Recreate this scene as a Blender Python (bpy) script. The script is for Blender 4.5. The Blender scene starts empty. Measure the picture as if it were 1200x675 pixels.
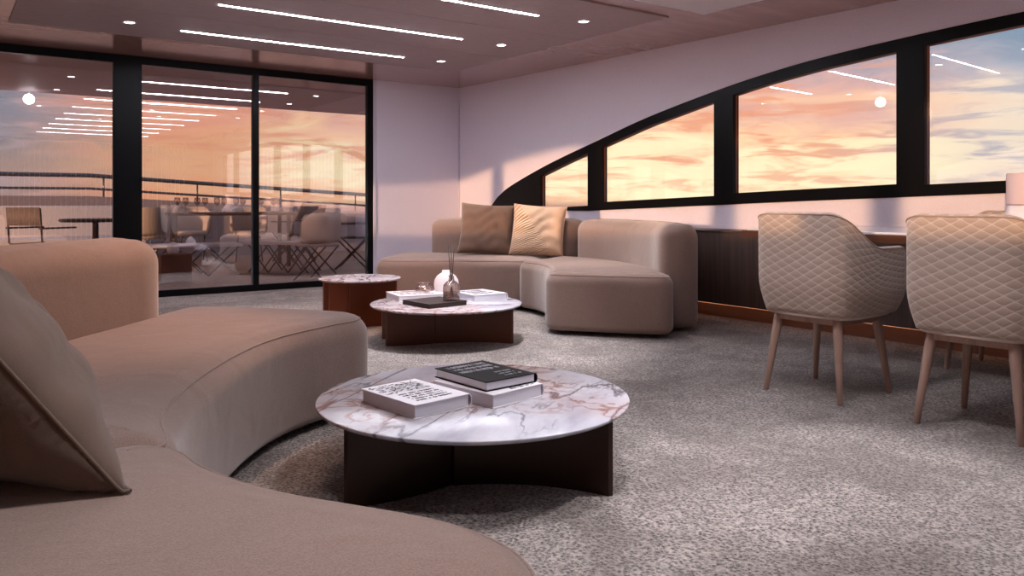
import bpy, bmesh, math, random
from mathutils import Vector, Matrix
from mathutils.geometry import tessellate_polygon
random.seed(7)
C = bpy.context.scene.collection
sc = bpy.context.scene
PI = math.pi
# ------------------------------------------------------------------ camera frame of reference
H = .92
YAW = math.radians(35.9)

# ------------------------------------------------------------------ node helpers
class NT:
    def __init__(s, tree): s.t = tree; s.n = tree.nodes; s.l = tree.links
    def new(s, typ, **kw):
        n = s.n.new(typ)
        for k, v in kw.items(): setattr(n, k, v)
        return n
    def put(s, sock, v):
        if v is None: return
        if isinstance(v, bpy.types.NodeSocket): s.l.new(v, sock)
        else: sock.default_value = v
    def math(s, op, a, b=None, c=None, clamp=False):
        n = s.new('ShaderNodeMath', operation=op, use_clamp=clamp)
        for i, v in enumerate((a, b, c)):
            if v is not None: s.put(n.inputs[i], v)
        return n.outputs[0]
    def mix(s, f, a, b, mode='MIX'):
        n = s.new('ShaderNodeMix', data_type='RGBA', blend_type=mode)
        s.put(n.inputs[0], f); s.put(n.inputs[6], a); s.put(n.inputs[7], b)
        return n.outputs[2]
    def noise(s, vec, scale, detail=4, rough=.5, dist=0, out=0):
        n = s.new('ShaderNodeTexNoise')
        s.put(n.inputs['Vector'], vec); n.inputs['Scale'].default_value = scale
        n.inputs['Detail'].default_value = detail; n.inputs['Roughness'].default_value = rough
        n.inputs['Distortion'].default_value = dist
        return n.outputs[out]
    def ramp(s, f, stops, interp='LINEAR'):
        n = s.new('ShaderNodeValToRGB'); s.put(n.inputs[0], f)
        e = n.color_ramp.elements; n.color_ramp.interpolation = interp
        while len(e) > 1: e.remove(e[-1])
        for i, (p, c) in enumerate(stops):
            if not isinstance(c, (tuple, list)): c = (c, c, c)
            el = e[0] if i == 0 else e.new(p)
            el.position = p; el.color = (*c[:3], 1)
        return n.outputs[0]
    def maprange(s, v, a, b, c=0, d=1, smooth=False):
        n = s.new('ShaderNodeMapRange'); n.clamp = True
        if smooth: n.interpolation_type = 'SMOOTHSTEP'
        s.put(n.inputs[0], v)
        for i, x in enumerate((a, b, c, d)): n.inputs[i+1].default_value = x
        return n.outputs[0]
    def coord(s, which='Object'):
        return s.new('ShaderNodeTexCoord').outputs[which]
    def mapping(s, vec, scale=(1,1,1), rot=(0,0,0), loc=(0,0,0)):
        n = s.new('ShaderNodeMapping'); s.put(n.inputs[0], vec)
        n.inputs['Location'].default_value = loc; n.inputs['Rotation'].default_value = rot; n.inputs['Scale'].default_value = scale
        return n.outputs[0]
    def sep(s, vec):
        n = s.new('ShaderNodeSeparateXYZ'); s.put(n.inputs[0], vec); return n.outputs
    def comb(s, x, y, z=0.):
        n = s.new('ShaderNodeCombineXYZ')
        for i, v in enumerate((x, y, z)): s.put(n.inputs[i], v)
        return n.outputs[0]
    def bump(s, h, strength=.3, dist=.01, normal=None):
        n = s.new('ShaderNodeBump'); s.put(n.inputs['Height'], h)
        n.inputs['Strength'].default_value = strength; n.inputs['Distance'].default_value = dist
        if normal is not None: s.l.new(normal, n.inputs['Normal'])
        return n.outputs[0]

def srgb(r, g, b):
    f = lambda c: ((c/255+.055)/1.055)**2.4 if c/255 > .04045 else c/255/12.92
    return (f(r), f(g), f(b), 1)

def newmat(name):
    m = bpy.data.materials.new(name); m.use_nodes = True
    nt = NT(m.node_tree); p = nt.n['Principled BSDF']
    return m, nt, p

def plain(name, col, rough=.5, metal=0, bumps=None, spec=.5, sheen=0, coat=0, emit=None, estr=0):
    m, nt, p = newmat(name)
    p.inputs['Base Color'].default_value = col if len(col) == 4 else (*col, 1)
    p.inputs['Roughness'].default_value = rough; p.inputs['Metallic'].default_value = metal
    p.inputs['Specular IOR Level'].default_value = spec
    p.inputs['Sheen Weight'].default_value = sheen; p.inputs['Coat Weight'].default_value = coat
    if emit: p.inputs['Emission Color'].default_value = (*emit[:3], 1); p.inputs['Emission Strength'].default_value = estr
    if bumps:
        sca, st, di = bumps
        nt.l.new(nt.bump(nt.noise(nt.coord(), sca, 3), st, di), p.inputs['Normal'])
    return m

def fabric(name, col, weave=900, st=.25, wr=.25, sheen=.4, var=.12):
    """upholstery: fine weave, slight mottling, soft creases"""
    m, nt, p = newmat(name)
    co = nt.coord()
    n1 = nt.noise(co, weave, 2, .6); n2 = nt.noise(co, 3.5, 3)
    f = nt.maprange(n1, .3, .7); g = nt.maprange(n2, .3, .7)
    dark = tuple(c*(1-var*1.6) for c in col[:3])+(1,); lite = tuple(min(1, c*(1+var)) for c in col[:3])+(1,)
    base = nt.mix(f, dark, lite)
    base = nt.mix(nt.math('MULTIPLY', g, .18), base, tuple(c*.8 for c in col[:3])+(1,))
    nt.l.new(base, p.inputs['Base Color'])
    p.inputs['Roughness'].default_value = .85; p.inputs['Specular IOR Level'].default_value = .2
    p.inputs['Sheen Weight'].default_value = sheen; p.inputs['Sheen Roughness'].default_value = .45
    b1 = nt.bump(n1, st, .0012)
    b2 = nt.bump(nt.noise(nt.mapping(co, (1, 1, 1)), 5.5, 3, .45, .6), wr, .02, b1)
    nt.l.new(b2, p.inputs['Normal'])
    return m

# ------------------------------------------------------------------ materials
M = {}
M['sofa'] = fabric('sofa_boucle', srgb(138, 116, 107), 330, .6, .25, .45, .2)
M['pillow_dark'] = fabric('pillow_taupe', srgb(108, 90, 81), 900, .3, .5, .2)
M['pillow_brown'] = fabric('pillow_brown', srgb(114, 90, 77), 900, .3, .5, .25)

def pleated():
    m, nt, p = newmat('pillow_pleated')
    co = nt.coord(); x, y, z = nt.sep(co)
    bend = nt.math('ADD', nt.math('MULTIPLY', x, .55), nt.math('MULTIPLY', nt.math('MULTIPLY', y, y), 1.6))
    w = nt.math('SINE', nt.math('MULTIPLY', nt.math('ADD', nt.math('SUBTRACT', y, bend), 0.0), 260))
    mask = nt.maprange(nt.math('ADD', nt.math('ADD', x, nt.math('MULTIPLY', y, .7)), .03), -.02, .02, 1, 0)
    h = nt.math('MULTIPLY', w, mask)
    base = nt.mix(nt.maprange(h, -1, 1), srgb(170, 134, 108), srgb(206, 172, 142))
    nt.l.new(base, p.inputs['Base Color']); p.inputs['Roughness'].default_value = .7
    p.inputs['Sheen Weight'].default_value = .3
    b = nt.bump(h, .8, .006); nt.l.new(nt.bump(nt.noise(co, 9, 3, .5, .5), .5, .02, b), p.inputs['Normal'])
    return m
M['pleated'] = pleated()

def quilt():
    m, nt, p = newmat('quilted_leather')
    uv = nt.new('ShaderNodeUVMap').outputs[0]; x, y, z = nt.sep(uv)
    W = .042
    yb = nt.math('ADD', y, nt.math('MULTIPLY', nt.math('MULTIPLY', x, x), -.25))
    a = nt.math('ABSOLUTE', nt.math('SINE', nt.math('MULTIPLY', nt.math('ADD', nt.math('MULTIPLY', x, .55), yb), PI/W)))
    b = nt.math('ABSOLUTE', nt.math('SINE', nt.math('MULTIPLY', nt.math('SUBTRACT', nt.math('MULTIPLY', x, .55), yb), PI/W)))
    h = nt.math('POWER', nt.math('MULTIPLY', a, b), .45)
    base = nt.mix(nt.maprange(h, .15, .55), srgb(192, 176, 166), srgb(166, 148, 136))  # quilt lines coloured lighter, highlights put into the base colour
    nt.l.new(base, p.inputs['Base Color'])
    p.inputs['Roughness'].default_value = .55; p.inputs['Sheen Weight'].default_value = .35
    fine = nt.bump(nt.noise(nt.coord(), 500, 2), .15, .001)
    nt.l.new(nt.bump(h, .32, .008, fine), p.inputs['Normal'])
    return m
M['quilt'] = quilt()
M['chair_seat'] = fabric('chair_seat_leather', srgb(160, 140, 130), 500, .1, .2, .2)
def wood(name, c1, c2, rough=.4, scale=(1, 14, 14), coat=0, sc_=2.2, b=.1):
    m, nt, p = newmat(name)
    v = nt.mapping(nt.coord(), scale)
    n = nt.noise(v, sc_, 5, .6, .4); n2 = nt.noise(v, sc_*9, 3, .6)
    f = nt.maprange(nt.math('ADD', nt.math('MULTIPLY', n, .75), nt.math('MULTIPLY', n2, .25)), .35, .65)
    nt.l.new(nt.mix(f, c1, c2), p.inputs['Base Color'])
    p.inputs['Roughness'].default_value = rough; p.inputs['Coat Weight'].default_value = coat; p.inputs['Coat Roughness'].default_value = .12
    nt.l.new(nt.bump(n2, b, .002), p.inputs['Normal'])
    return m
M['leg_wood'] = wood('chair_leg_wood', srgb(142, 116, 106), srgb(166, 138, 126), .45, (10, 10, 1))
M['cabinet'] = wood('cabinet_veneer', srgb(62, 48, 44), srgb(86, 69, 63), .42, (16, 16, .7))
M['table_wood'] = wood('table_edge_wood', srgb(74, 44, 30), srgb(98, 62, 44), .35, (14, 1, 14))
M['plinth'] = wood('plinth_wood', srgb(110, 84, 72), srgb(128, 98, 84), .5, (14, 1, 14))
M['base_dark'] = plain('bronze_table_base', srgb(48, 27, 19), .32, .35, (60, .05, .002))
M['base_brown'] = plain('brown_table_base', srgb(84, 44, 28), .4, .2, (60, .05, .002))
M['base_rust'] = plain('copper_brown_table_base', srgb(118, 56, 28), .35, .35, (60, .05, .002))
M['lacquer'] = wood('ceiling_lacquer', srgb(168, 128, 118), srgb(180, 140, 130), .22, (1, 6, 6), .6, 2, .02)
M['black'] = plain('black_metal_frame', (.004, .004, .005), .3, 0, None, .12)
M['gasket'] = plain('bronze_frame_line', srgb(120, 66, 40), .35, .6)
M['white_trim'] = plain('white_trim', srgb(205, 200, 215), .5)

def wallmat():
    m, nt, p = newmat('wall_fabric')
    co = nt.coord()
    a = nt.noise(nt.mapping(co, (40, 40, 400)), 2.2, 3, .6); b = nt.noise(nt.mapping(co, (400, 400, 40)), 2.2, 3, .6)
    n = nt.math('ADD', a, b)
    nt.l.new(nt.mix(nt.maprange(n, .75, 1.25), srgb(216, 209, 224), srgb(236, 230, 243)), p.inputs['Base Color'])
    p.inputs['Roughness'].default_value = .8; p.inputs['Specular IOR Level'].default_value = .25
    nt.l.new(nt.bump(n, .3, .002), p.inputs['Normal'])
    return m
M['wall'] = wallmat()
def ceilmat():
    m, nt, p = newmat('ceiling_panel_felt')
    co = nt.coord()
    n = nt.noise(nt.mapping(co, (1, 9, 9)), 12, 5, .7); n2 = nt.noise(co, 180, 2)
    g = nt.math('ADD', nt.math('MULTIPLY', n, .6), nt.math('MULTIPLY', n2, .4))
    nt.l.new(nt.mix(nt.maprange(g, .35, .65), srgb(158, 140, 143), srgb(184, 166, 169)), p.inputs['Base Color'])
    p.inputs['Roughness'].default_value = .6
    nt.l.new(nt.bump(g, .2, .003), p.inputs['Normal'])
    return m
M['ceil_panel'] = ceilmat()
M['ceil_grey'] = plain('ceiling_grey_panel', srgb(226, 221, 228), .55, 0, (200, .1, .001))

def carpet():
    m, nt, p = newmat('plush_carpet')
    co = nt.coord()
    fine = nt.noise(co, 105, 4, .75, .3)
    vor = nt.new('ShaderNodeTexVoronoi'); nt.put(vor.inputs['Vector'], nt.mapping(co, (1, 1, .2))); vor.inputs['Scale'].default_value = 85
    patch = nt.noise(co, 1.6, 4, .6, .8); mid = nt.noise(co, 11, 3, .6)
    f = nt.maprange(nt.math('ADD', nt.math('MULTIPLY', fine, .75), nt.math('MULTIPLY', vor.outputs['Distance'], .3)), .38, .64)
    base = nt.mix(f, srgb(70, 61, 58), srgb(222, 210, 205))
    pm = nt.maprange(nt.math('ADD', nt.math('MULTIPLY', patch, .75), nt.math('MULTIPLY', mid, .25)), .42, .6)
    base = nt.mix(nt.math('MULTIPLY', nt.math('SUBTRACT', 1., pm), .55), base, srgb(98, 84, 78))
    nt.l.new(base, p.inputs['Base Color'])
    p.inputs['Roughness'].default_value = .95; p.inputs['Specular IOR Level'].default_value = .1
    p.inputs['Sheen Weight'].default_value = .25
    b = nt.bump(nt.math('ADD', fine, nt.math('MULTIPLY', vor.outputs['Distance'], .6)), 1, .02)
    nt.l.new(nt.bump(mid, .6, .03, b), p.inputs['Normal'])
    return m
M['carpet'] = carpet()

def marble(name, seed):
    m, nt, p = newmat(name)
    co = nt.mapping(nt.coord(), (1, 1, 1), (0, 0, seed*.7), (seed, seed*2.1, 0))
    st = nt.mapping(co, (1, .30, 1), (0, 0, .5))
    def vein(v, scale, w, dist, det=6):
        n = nt.noise(v, scale, det, .55, dist)
        return nt.maprange(nt.math('ABSOLUTE', nt.math('SUBTRACT', n, .5)), 0, w, 1, 0)
    base = nt.mix(nt.maprange(nt.noise(st, 3.2, 5, .6, .6), .42, .7), srgb(196, 197, 208), srgb(150, 149, 164))
    v1 = vein(st, 2.6, .022, .45); v2 = vein(st, 6, .02, .3); v3 = vein(co, 8, .045, .4, 3)
    mask = nt.maprange(nt.noise(co, 1.7, 2), .44, .56); mask2 = nt.maprange(nt.noise(co, 2.1, 2, .5, 0), .5, .38)
    base = nt.mix(nt.math('MULTIPLY', mask, .35), base, srgb(176, 150, 138))
    base = nt.mix(nt.math('MULTIPLY', v1, .85), base, nt.mix(mask, srgb(48, 45, 58), srgb(104, 54, 34)))
    base = nt.mix(nt.math('MULTIPLY', nt.math('MULTIPLY', v2, mask2), .7), base, srgb(80, 76, 90))
    base = nt.mix(nt.math('MULTIPLY', nt.math('MULTIPLY', v3, mask), .8), base, srgb(128, 76, 50))
    nt.l.new(base, p.inputs['Base Color'])
    p.inputs['Roughness'].default_value = .2; p.inputs['Specular IOR Level'].default_value = .35
    return m
M['marble'] = marble('calacatta_marble', 1.3)
M['marble_b'] = marble('calacatta_marble_rose', 3.1)
M['marble_c'] = marble('calacatta_marble_far', 5.4)

def glass(name, refl, tint, fres=.9, blend=.35):
    m, nt, p = newmat(name)
    nt.n.remove(p)
    out = [n for n in nt.n if n.type == 'OUTPUT_MATERIAL'][0]
    tr = nt.new('ShaderNodeBsdfTransparent'); tr.inputs[0].default_value = tint
    gl = nt.new('ShaderNodeBsdfGlossy'); gl.inputs['Roughness'].default_value = 0; gl.inputs['Color'].default_value = (.95, .95, 1, 1)
    lw = nt.new('ShaderNodeLayerWeight'); lw.inputs[0].default_value = blend
    f = nt.math('ADD', nt.math('MULTIPLY', lw.outputs['Fresnel'], fres), refl, clamp=True)
    mx = nt.new('ShaderNodeMixShader'); nt.l.new(f, mx.inputs[0]); nt.l.new(tr.outputs[0], mx.inputs[1]); nt.l.new(gl.outputs[0], mx.inputs[2])
    nt.l.new(mx.outputs[0], out.inputs[0])
    return m
M['door_glass'] = glass('door_glass', .20, (.97, .95, .96, 1), .5, .3)
M['win_glass'] = glass('window_glass', .05, (.97, .97, .97, 1), .4, .2)
M['vase_glass'] = glass('clear_glass', .10, (.93, .87, .83, 1), .6, .3)
M['amber_glass'] = glass('smoked_glass', .06, (.82, .68, .60, 1), .3, .2)
M['white_ceramic'] = plain('white_ceramic', srgb(232, 226, 230), .4, 0, (30, .05, .003))
M['ribbed_ceramic'] = plain('pale_pink_ceramic', srgb(222, 200, 200), .6)
M['reed'] = plain('dark_reed', srgb(46, 28, 22), .7)
M['box_brown'] = plain('dark_brown_leather_box', srgb(44, 28, 23), .6, 0, (300, .2, .001))
M['strip'] = plain('led_strip', (1, 1, 1), .5, 0, None, .5, 0, 0, (.90, .90, 1), 68)
M['strip_dim'] = plain('led_strip_dim', (1, 1, 1), .5, 0, None, .5, 0, 0, (.90, .90, 1), 16)
M['downlight'] = plain('downlight_lens', (1, 1, 1), .5, 0, None, .5, 0, 0, (1, .95, .93), 14)
M['globe'] = plain('globe_lamp_glass', (1, 1, 1), .4, 0, None, .5, 0, 0, (1, .95, .95), 10)
M['led_orange'] = plain('orange_led_line', (1, .5, .3), .5, 0, None, .5, 0, 0, (1, .42, .22), 1.1)
M['metal_ring'] = plain('white_metal_ring', srgb(210, 205, 205), .3, .3)
M['pages'] = None
def pages():
    m, nt, p = newmat('book_pages')
    x, y, z = nt.sep(nt.coord())
    w = nt.noise(nt.comb(0., 0., nt.math('MULTIPLY', z, 900.)), 1, 2)
    nt.l.new(nt.mix(nt.maprange(w, .35, .65), srgb(196, 194, 204), srgb(226, 224, 232)), p.inputs['Base Color'])
    p.inputs['Roughness'].default_value = .8
    return m
M['pages'] = pages()
M['cover_white'] = plain('white_book_cover', srgb(226, 224, 232), .45)
M['cover_black'] = plain('black_book_cover', srgb(14, 13, 15), .7, 0, None, .15)
M['ink_black'] = plain('black_print', srgb(16, 15, 18), .5)
M['ink_white'] = plain('white_print', srgb(150, 150, 158), .5)
M['ink_grey'] = plain('grey_print', srgb(110, 96, 96), .5)
# outside
def teak():
    m, nt, p = newmat('teak_deck')
    x, y, z = nt.sep(nt.coord())
    k = nt.math('FRACT', nt.math('MULTIPLY', x, 1/.11))
    gap = nt.maprange(k, 0, .09, 0, 1)
    n = nt.noise(nt.mapping(nt.coord(), (14, 1, 1)), 4, 4)
    nt.l.new(nt.mix(gap, srgb(205, 180, 160), nt.mix(n, srgb(150, 122, 106), srgb(190, 158, 138))), p.inputs['Base Color'])
    p.inputs['Roughness'].default_value = .5
    return m
M['teak'] = teak()
M['gel'] = plain('bulwark_paint', srgb(160, 150, 158), .5)
M['rail'] = plain('steel_rail', srgb(120, 120, 125), .25, .8)
M['out_white'] = plain('white_outdoor_fabric', srgb(225, 222, 228), .7)
M['out_grey'] = plain('grey_outdoor_fabric', srgb(130, 118, 118), .8)
M['out_taupe'] = plain('taupe_outdoor_fabric', srgb(196, 180, 172), .8)
M['out_frame'] = plain('brown_outdoor_frame', srgb(74, 58, 54), .4, .3)
M['rock'] = plain('dark_planter', srgb(70, 50, 42), .6)

# ------------------------------------------------------------------ object helpers
def link(name, me, mat=None, parent=None, smooth=True):
    if mat is not None: me.materials.append(M[mat] if isinstance(mat, str) else mat)
    o = bpy.data.objects.new(name, me); C.objects.link(o)
    if parent is not None: o.parent = parent
    if smooth:
        for p in me.polygons: p.use_smooth = True
    return o
def tag(o, label=None, cat=None, group=None, kind=None):
    if label: o['label'] = label
    if cat: o['category'] = cat
    if group: o['group'] = group
    if kind: o['kind'] = kind
    return o
def thing(name, label, cat, loc=(0,0,0), rz=0, group=None):
    o = bpy.data.objects.new(name, None); C.objects.link(o)
    o.empty_display_size = .1; o.location = loc; o.rotation_euler = (0, 0, rz)
    return tag(o, label, cat, group)
def copy_tree(o, loc, rz=None, label=None, group=None, parent=None):
    c = o.copy(); C.objects.link(c)
    if parent is None:
        c.location = loc
        if rz is not None: c.rotation_euler = (0, 0, rz)
        if label: c['label'] = label
        if group: c['group'] = group
    else: c.parent = parent
    for ch in list(o.children): copy_tree(ch, None, parent=c)
    return c

def bm_mesh(bm, name):
    bmesh.ops.recalc_face_normals(bm, faces=bm.faces[:])
    me = bpy.data.meshes.new(name); bm.to_mesh(me); bm.free(); return me
def add_box(bm, x0, x1, y0, y1, z0, z1, bev=0, seg=2, rot=None):
    r = bmesh.ops.create_cube(bm, size=1)
    vs = r['verts']
    for v in vs: v.co = Vector((x0+(v.co.x+.5)*(x1-x0), y0+(v.co.y+.5)*(y1-y0), z0+(v.co.z+.5)*(z1-z0)))
    if bev:
        es = list({e for v in vs for e in v.link_edges})
        rr = bmesh.ops.bevel(bm, geom=es, offset=bev, segments=seg, affect='EDGES', profile=.5)
        vs = list({v for f in rr['faces'] for v in f.verts} | {v for v in vs if v.is_valid})
    if rot is not None: bmesh.ops.transform(bm, matrix=rot, verts=vs)
    return vs
def add_tube(bm, pts, rad, n=10, caps=True):
    pts = [Vector(p) for p in pts]; rings = []
    rads = rad if isinstance(rad, (list, tuple)) else [rad]*len(pts)
    up = Vector((0, 0, 1))
    for i, p in enumerate(pts):
        t = (pts[min(i+1, len(pts)-1)] - pts[max(i-1, 0)]).normalized()
        a = t.cross(up)
        if a.length < 1e-3: a = t.cross(Vector((1, 0, 0)))
        a.normalize(); b = t.cross(a)
        rings.append([bm.verts.new(p + (a*math.cos(k*2*PI/n)+b*math.sin(k*2*PI/n))*rads[i]) for k in range(n)])
    for r0, r1 in zip(rings, rings[1:]):
        for k in range(n): bm.faces.new((r0[k], r0[(k+1) % n], r1[(k+1) % n], r1[k]))
    if caps: bm.faces.new(rings[0]); bm.faces.new(rings[-1])
def add_lathe(bm, prof, n=48, cx=0, cy=0, flute=0, nf=0):
    rings = []
    for r, z in prof:
        ring = []
        for k in range(n):
            a = 2*PI*k/n; rr = r*(1+flute*math.cos(nf*a)) if nf else r
            ring.append(bm.verts.new((cx+rr*math.cos(a), cy+rr*math.sin(a), z)))
        rings.append(ring)
    for r0, r1 in zip(rings, rings[1:]):
        for k in range(n): bm.faces.new((r0[k], r0[(k+1) % n], r1[(k+1) % n], r1[k]))
    if prof[0][0] > 1e-4: bm.faces.new(rings[0])
    if prof[-1][0] > 1e-4: bm.faces.new(rings[-1])
def box_obj(name, dims, mat, parent=None, bev=0, seg=2, smooth=False):
    bm = bmesh.new(); add_box(bm, *dims, bev, seg)
    return link(name, bm_mesh(bm, name), mat, parent, smooth)
def structure(o): o['kind'] = 'structure'; return o

def catmull(ctrl, per=8, closed=True):
    n = len(ctrl); out = []
    rng = range(n) if closed else range(n-1)
    for i in rng:
        g = lambda k: ctrl[k % n] if closed else ctrl[max(0, min(n-1, k))]
        p0, p1, p2, p3 = (Vector(g(i-1)), Vector(g(i)), Vector(g(i+1)), Vector(g(i+2)))
        for j in range(per):
            t = j/per
            out.append(.5*((2*p1)+(p2-p0)*t+(2*p0-5*p1+4*p2-p3)*t*t+(3*p1-p0-3*p2+p3)*t**3))
    if not closed: out.append(Vector(ctrl[-1]))
    return out
def resample(pts, n):
    L = [0]
    m = len(pts)
    for i in range(m): L.append(L[-1]+(pts[(i+1) % m]-pts[i]).length)
    out = []; j = 0
    for k in range(n):
        s = L[-1]*k/n
        while L[j+1] < s: j += 1
        t = (s-L[j])/max(1e-9, L[j+1]-L[j])
        out.append(pts[j].lerp(pts[(j+1) % m], t))
    return out
def inset_ring(pts, d):
    n = len(pts); out = []
    if d <= 1e-6: return [p.copy() for p in pts]
    area = sum(pts[i].x*pts[(i+1) % n].y-pts[(i+1) % n].x*pts[i].y for i in range(n))
    sg = 1 if area > 0 else -1
    for i in range(n):
        t = (pts[(i+1) % n]-pts[i-1]).normalized()
        p = pts[i]+Vector((-t.y, t.x))*sg*d
        for _ in range(12):
            q = min(pts, key=lambda w: (w-p).length_squared); e = (p-q).length
            if e < d*.985 and e > 1e-5: p = p+(p-q)/e*(d-e)*.8
            else: break
        out.append(p)
    for _ in range(3):
        out = [(out[i-1]+out[i]*2+out[(i+1) % n])/4 for i in range(n)] if d > .05 else out
    return out
def cushion(name, ctrl, z0, z1, r, mat, parent, org, rb=None, crown=.012, n=150, seam=False, per=8):
    """soft block: closed plan curve with rounded top and bottom edges and a slightly crowned top"""
    rb = r*.55 if rb is None else rb
    pts = resample(catmull(ctrl, per), n)
    ox, oy = org[0], org[1]
    prof = []
    prof.append((rb, z0))
    for k in range(1, 5):
        a = PI/2*k/4; prof.append((rb*(1-math.sin(a)), z0+rb*(1-math.cos(a))))
    zm = (z0+rb+z1-r)/2
    prof.append((-.006, zm))
    K = 9
    for k in range(0, K+1):
        a = PI/2*k/K; prof.append((r*(1-math.cos(a)), z1-r+r*math.sin(a)))
    prof.append((r+.02, z1+crown*.4)); prof.append((r+.045, z1+crown*.7))
    bm = bmesh.new(); rings = []
    cache = {}
    for d, z in prof:
        dd = max(0, round(d, 4))
        if dd not in cache: cache[dd] = inset_ring(pts, dd)
        rings.append([bm.verts.new((q.x-ox, q.y-oy, z)) for q in cache[dd]])
    for a, b in zip(rings, rings[1:]):
        for k in range(n): bm.faces.new((a[k], a[(k+1) % n], b[(k+1) % n], b[k]))
    for rg in (rings[0], rings[-1]):
        tris = tessellate_polygon([[v.co.xy.to_3d() for v in rg]])
        for t3 in tris:
            try: bm.faces.new([rg[i] for i in t3])
            except ValueError: pass
    o = link(name, bm_mesh(bm, name), mat, parent)
    if seam:
        # welted seam running round the shoulder of the cushion
        d = r*(1-math.cos(math.radians(48))); z = z1-r+r*math.sin(math.radians(48))
        ring = inset_ring(pts, d)
        bm = bmesh.new()
        P3 = [Vector((q.x-ox, q.y-oy, z+.0005)) for q in ring]
        add_tube(bm, P3+[P3[0]], .0035, 6, False)
        link('seam', bm_mesh(bm, 'seam'), mat, o)
    return o

def plate(name, outer, holes, thick, mat, mtx, parent=None, bev=0):
    """flat plate with holes, from 2-D outlines, placed by matrix"""
    cu = bpy.data.curves.new(name, 'CURVE'); cu.dimensions = '2D'; cu.fill_mode = 'BOTH'
    cu.extrude = thick/2; cu.bevel_depth = bev
    for poly in [outer]+holes:
        s = cu.splines.new('POLY'); s.points.add(len(poly)-1)
        for i, (x, y) in enumerate(poly): s.points[i].co = (x, y, 0, 1)
        s.use_cyclic_u = True
    tmp = bpy.data.objects.new('tmp', cu); C.objects.link(tmp)
    bpy.context.view_layer.update()
    me = bpy.data.meshes.new_from_object(tmp.evaluated_get(bpy.context.evaluated_depsgraph_get()))
    bpy.data.objects.remove(tmp); me.name = name
    me.transform(mtx); me.materials.clear()
    return link(name, me, mat, parent, False)

# ------------------------------------------------------------------ room
ZC = 2.31
YB = 8.24
XR0 = 5.17; SL = -.037
def XW(y): return XR0+SL*(y-YB)
def XL(y): return 2.95-XW(y)
YN = -4.0
# floor
bm = bmesh.new()
vs = [bm.verts.new(p) for p in ((XL(YN), YN, 0), (XW(YN), YN, 0), (XW(YB), YB, 0), (XL(YB), YB, 0))]
f = bm.faces.new(vs); r = bmesh.ops.extrude_face_region(bm, geom=[f])
bmesh.ops.translate(bm, vec=(0, 0, -.06), verts=[v for v in r['geom'] if isinstance(v, bmesh.types.BMVert)])
floor = structure(link('floor', bm_mesh(bm, 'floor'), 'carpet', None, False))
# ceiling: lacquered field, felt panel with grooves, grey panel
structure(box_obj('ceiling', (XL(YN)-.1, XW(YN)+.1, YN, YB+.1, ZC, ZC+.08), 'lacquer'))
pn = thing('ceiling_panel', 'mauve brown felt ceiling panel with long thin light strips in it', 'ceiling panel', (2.45, 5.66, ZC))
ys = [4.13-5.66, 4.64-5.66-.27, 4.64-5.66+.26]
edges = [4.13, 5.16, 6.2, 7.2]
for a, b in zip(edges, edges[1:]):
    bm = bmesh.new(); add_box(bm, .45-2.45, 4.44-2.45, a-5.66+.003, b-5.66-.003, -.012, .004, .002, 1)
    link('felt_board', bm_mesh(bm, 'felt_board'), 'ceil_panel', pn, False)
box_obj('ceiling_panel_grey', (.3, 4.57, -3.2, 3.91, ZC-.012, ZC+.004), 'ceil_grey')
tag(bpy.data.objects['ceiling_panel_grey'], 'smooth light grey ceiling panel at the top right', 'ceiling panel'); bpy.data.objects['ceiling_panel_grey'].name = 'ceiling_panel'

def strip_light(x0, x1, y, label, grp, mat='strip'):
    t = thing('light_strip', label, 'ceiling light', ((x0+x1)/2, y, ZC-.012), 0, grp)
    h = (x1-x0)/2
    bm = bmesh.new(); add_box(bm, -h, h, -.013, .013, -.004, .006, .001, 1)
    link('diffuser', bm_mesh(bm, 'diffuser'), mat, t, False)
    bm = bmesh.new()
    for s in (-1, 1): add_box(bm, -h-.003, h+.003, s*.0155-.0025, s*.0155+.0025, -.003, .006)
    link('trim', bm_mesh(bm, 'trim'), 'metal_ring', t, False)
    return t
strip_light(1.6, 3.6, 6.73, 'long thin ceiling light strip nearest the glass doors', None)
strip_light(1.6, 3.6, 5.69, 'long thin ceiling light strip, middle of the three', None)
strip_light(1.6, 3.6, 4.645, 'long thin ceiling light strip cut off by the top of the picture', None)
for yy in (3.55, 2.55, 1.55, .55, -.45, -1.45):
    strip_light(1.6, 3.6, yy, 'thin ceiling light strip behind the viewer, seen mirrored in the door glass', 'light strips mirrored in the glass', 'strip_dim')
def downlight(x, y, label, grp=None, power=18, aim=None, size=75, blend=.7, col=(1, .9, .84)):
    t = thing('downlight', label, 'ceiling light', (x, y, ZC-.012), 0, grp)
    bm = bmesh.new(); add_lathe(bm, [(.046, .004), (.050, -.001), (.050, -.005), (.040, -.006), (.036, -.001), (.036, .004)], 32)
    link('ring', bm_mesh(bm, 'ring'), 'metal_ring', t)
    bm = bmesh.new(); add_lathe(bm, [(0.0001, -.0015), (.037, -.0015), (.037, .003)], 32)
    link('lens', bm_mesh(bm, 'lens'), 'downlight', t)
    if power:
        l = bpy.data.lights.new('spot_bulb', 'SPOT'); l.energy = power; l.spot_size = math.radians(size); l.spot_blend = blend
        l.shadow_soft_size = .09; l.color = col
        o = bpy.data.objects.new('bulb', l); C.objects.link(o); o.parent = t; o.location = (0, 0, -.03)
        if aim:
            d = Vector(aim)-Vector((x, y, ZC)); o.rotation_euler = d.to_track_quat('-Z', 'Y').to_euler()
    return t
downlight(3.995, 6.70, 'round recessed downlight above the sofa, nearest the room corner', None, 26, (3.7, 6.3, 0))
downlight(4.01, 5.70, 'round recessed downlight, middle of the right-hand row of three', None, 75, (4.25, 5.0, 0), 50)
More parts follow.
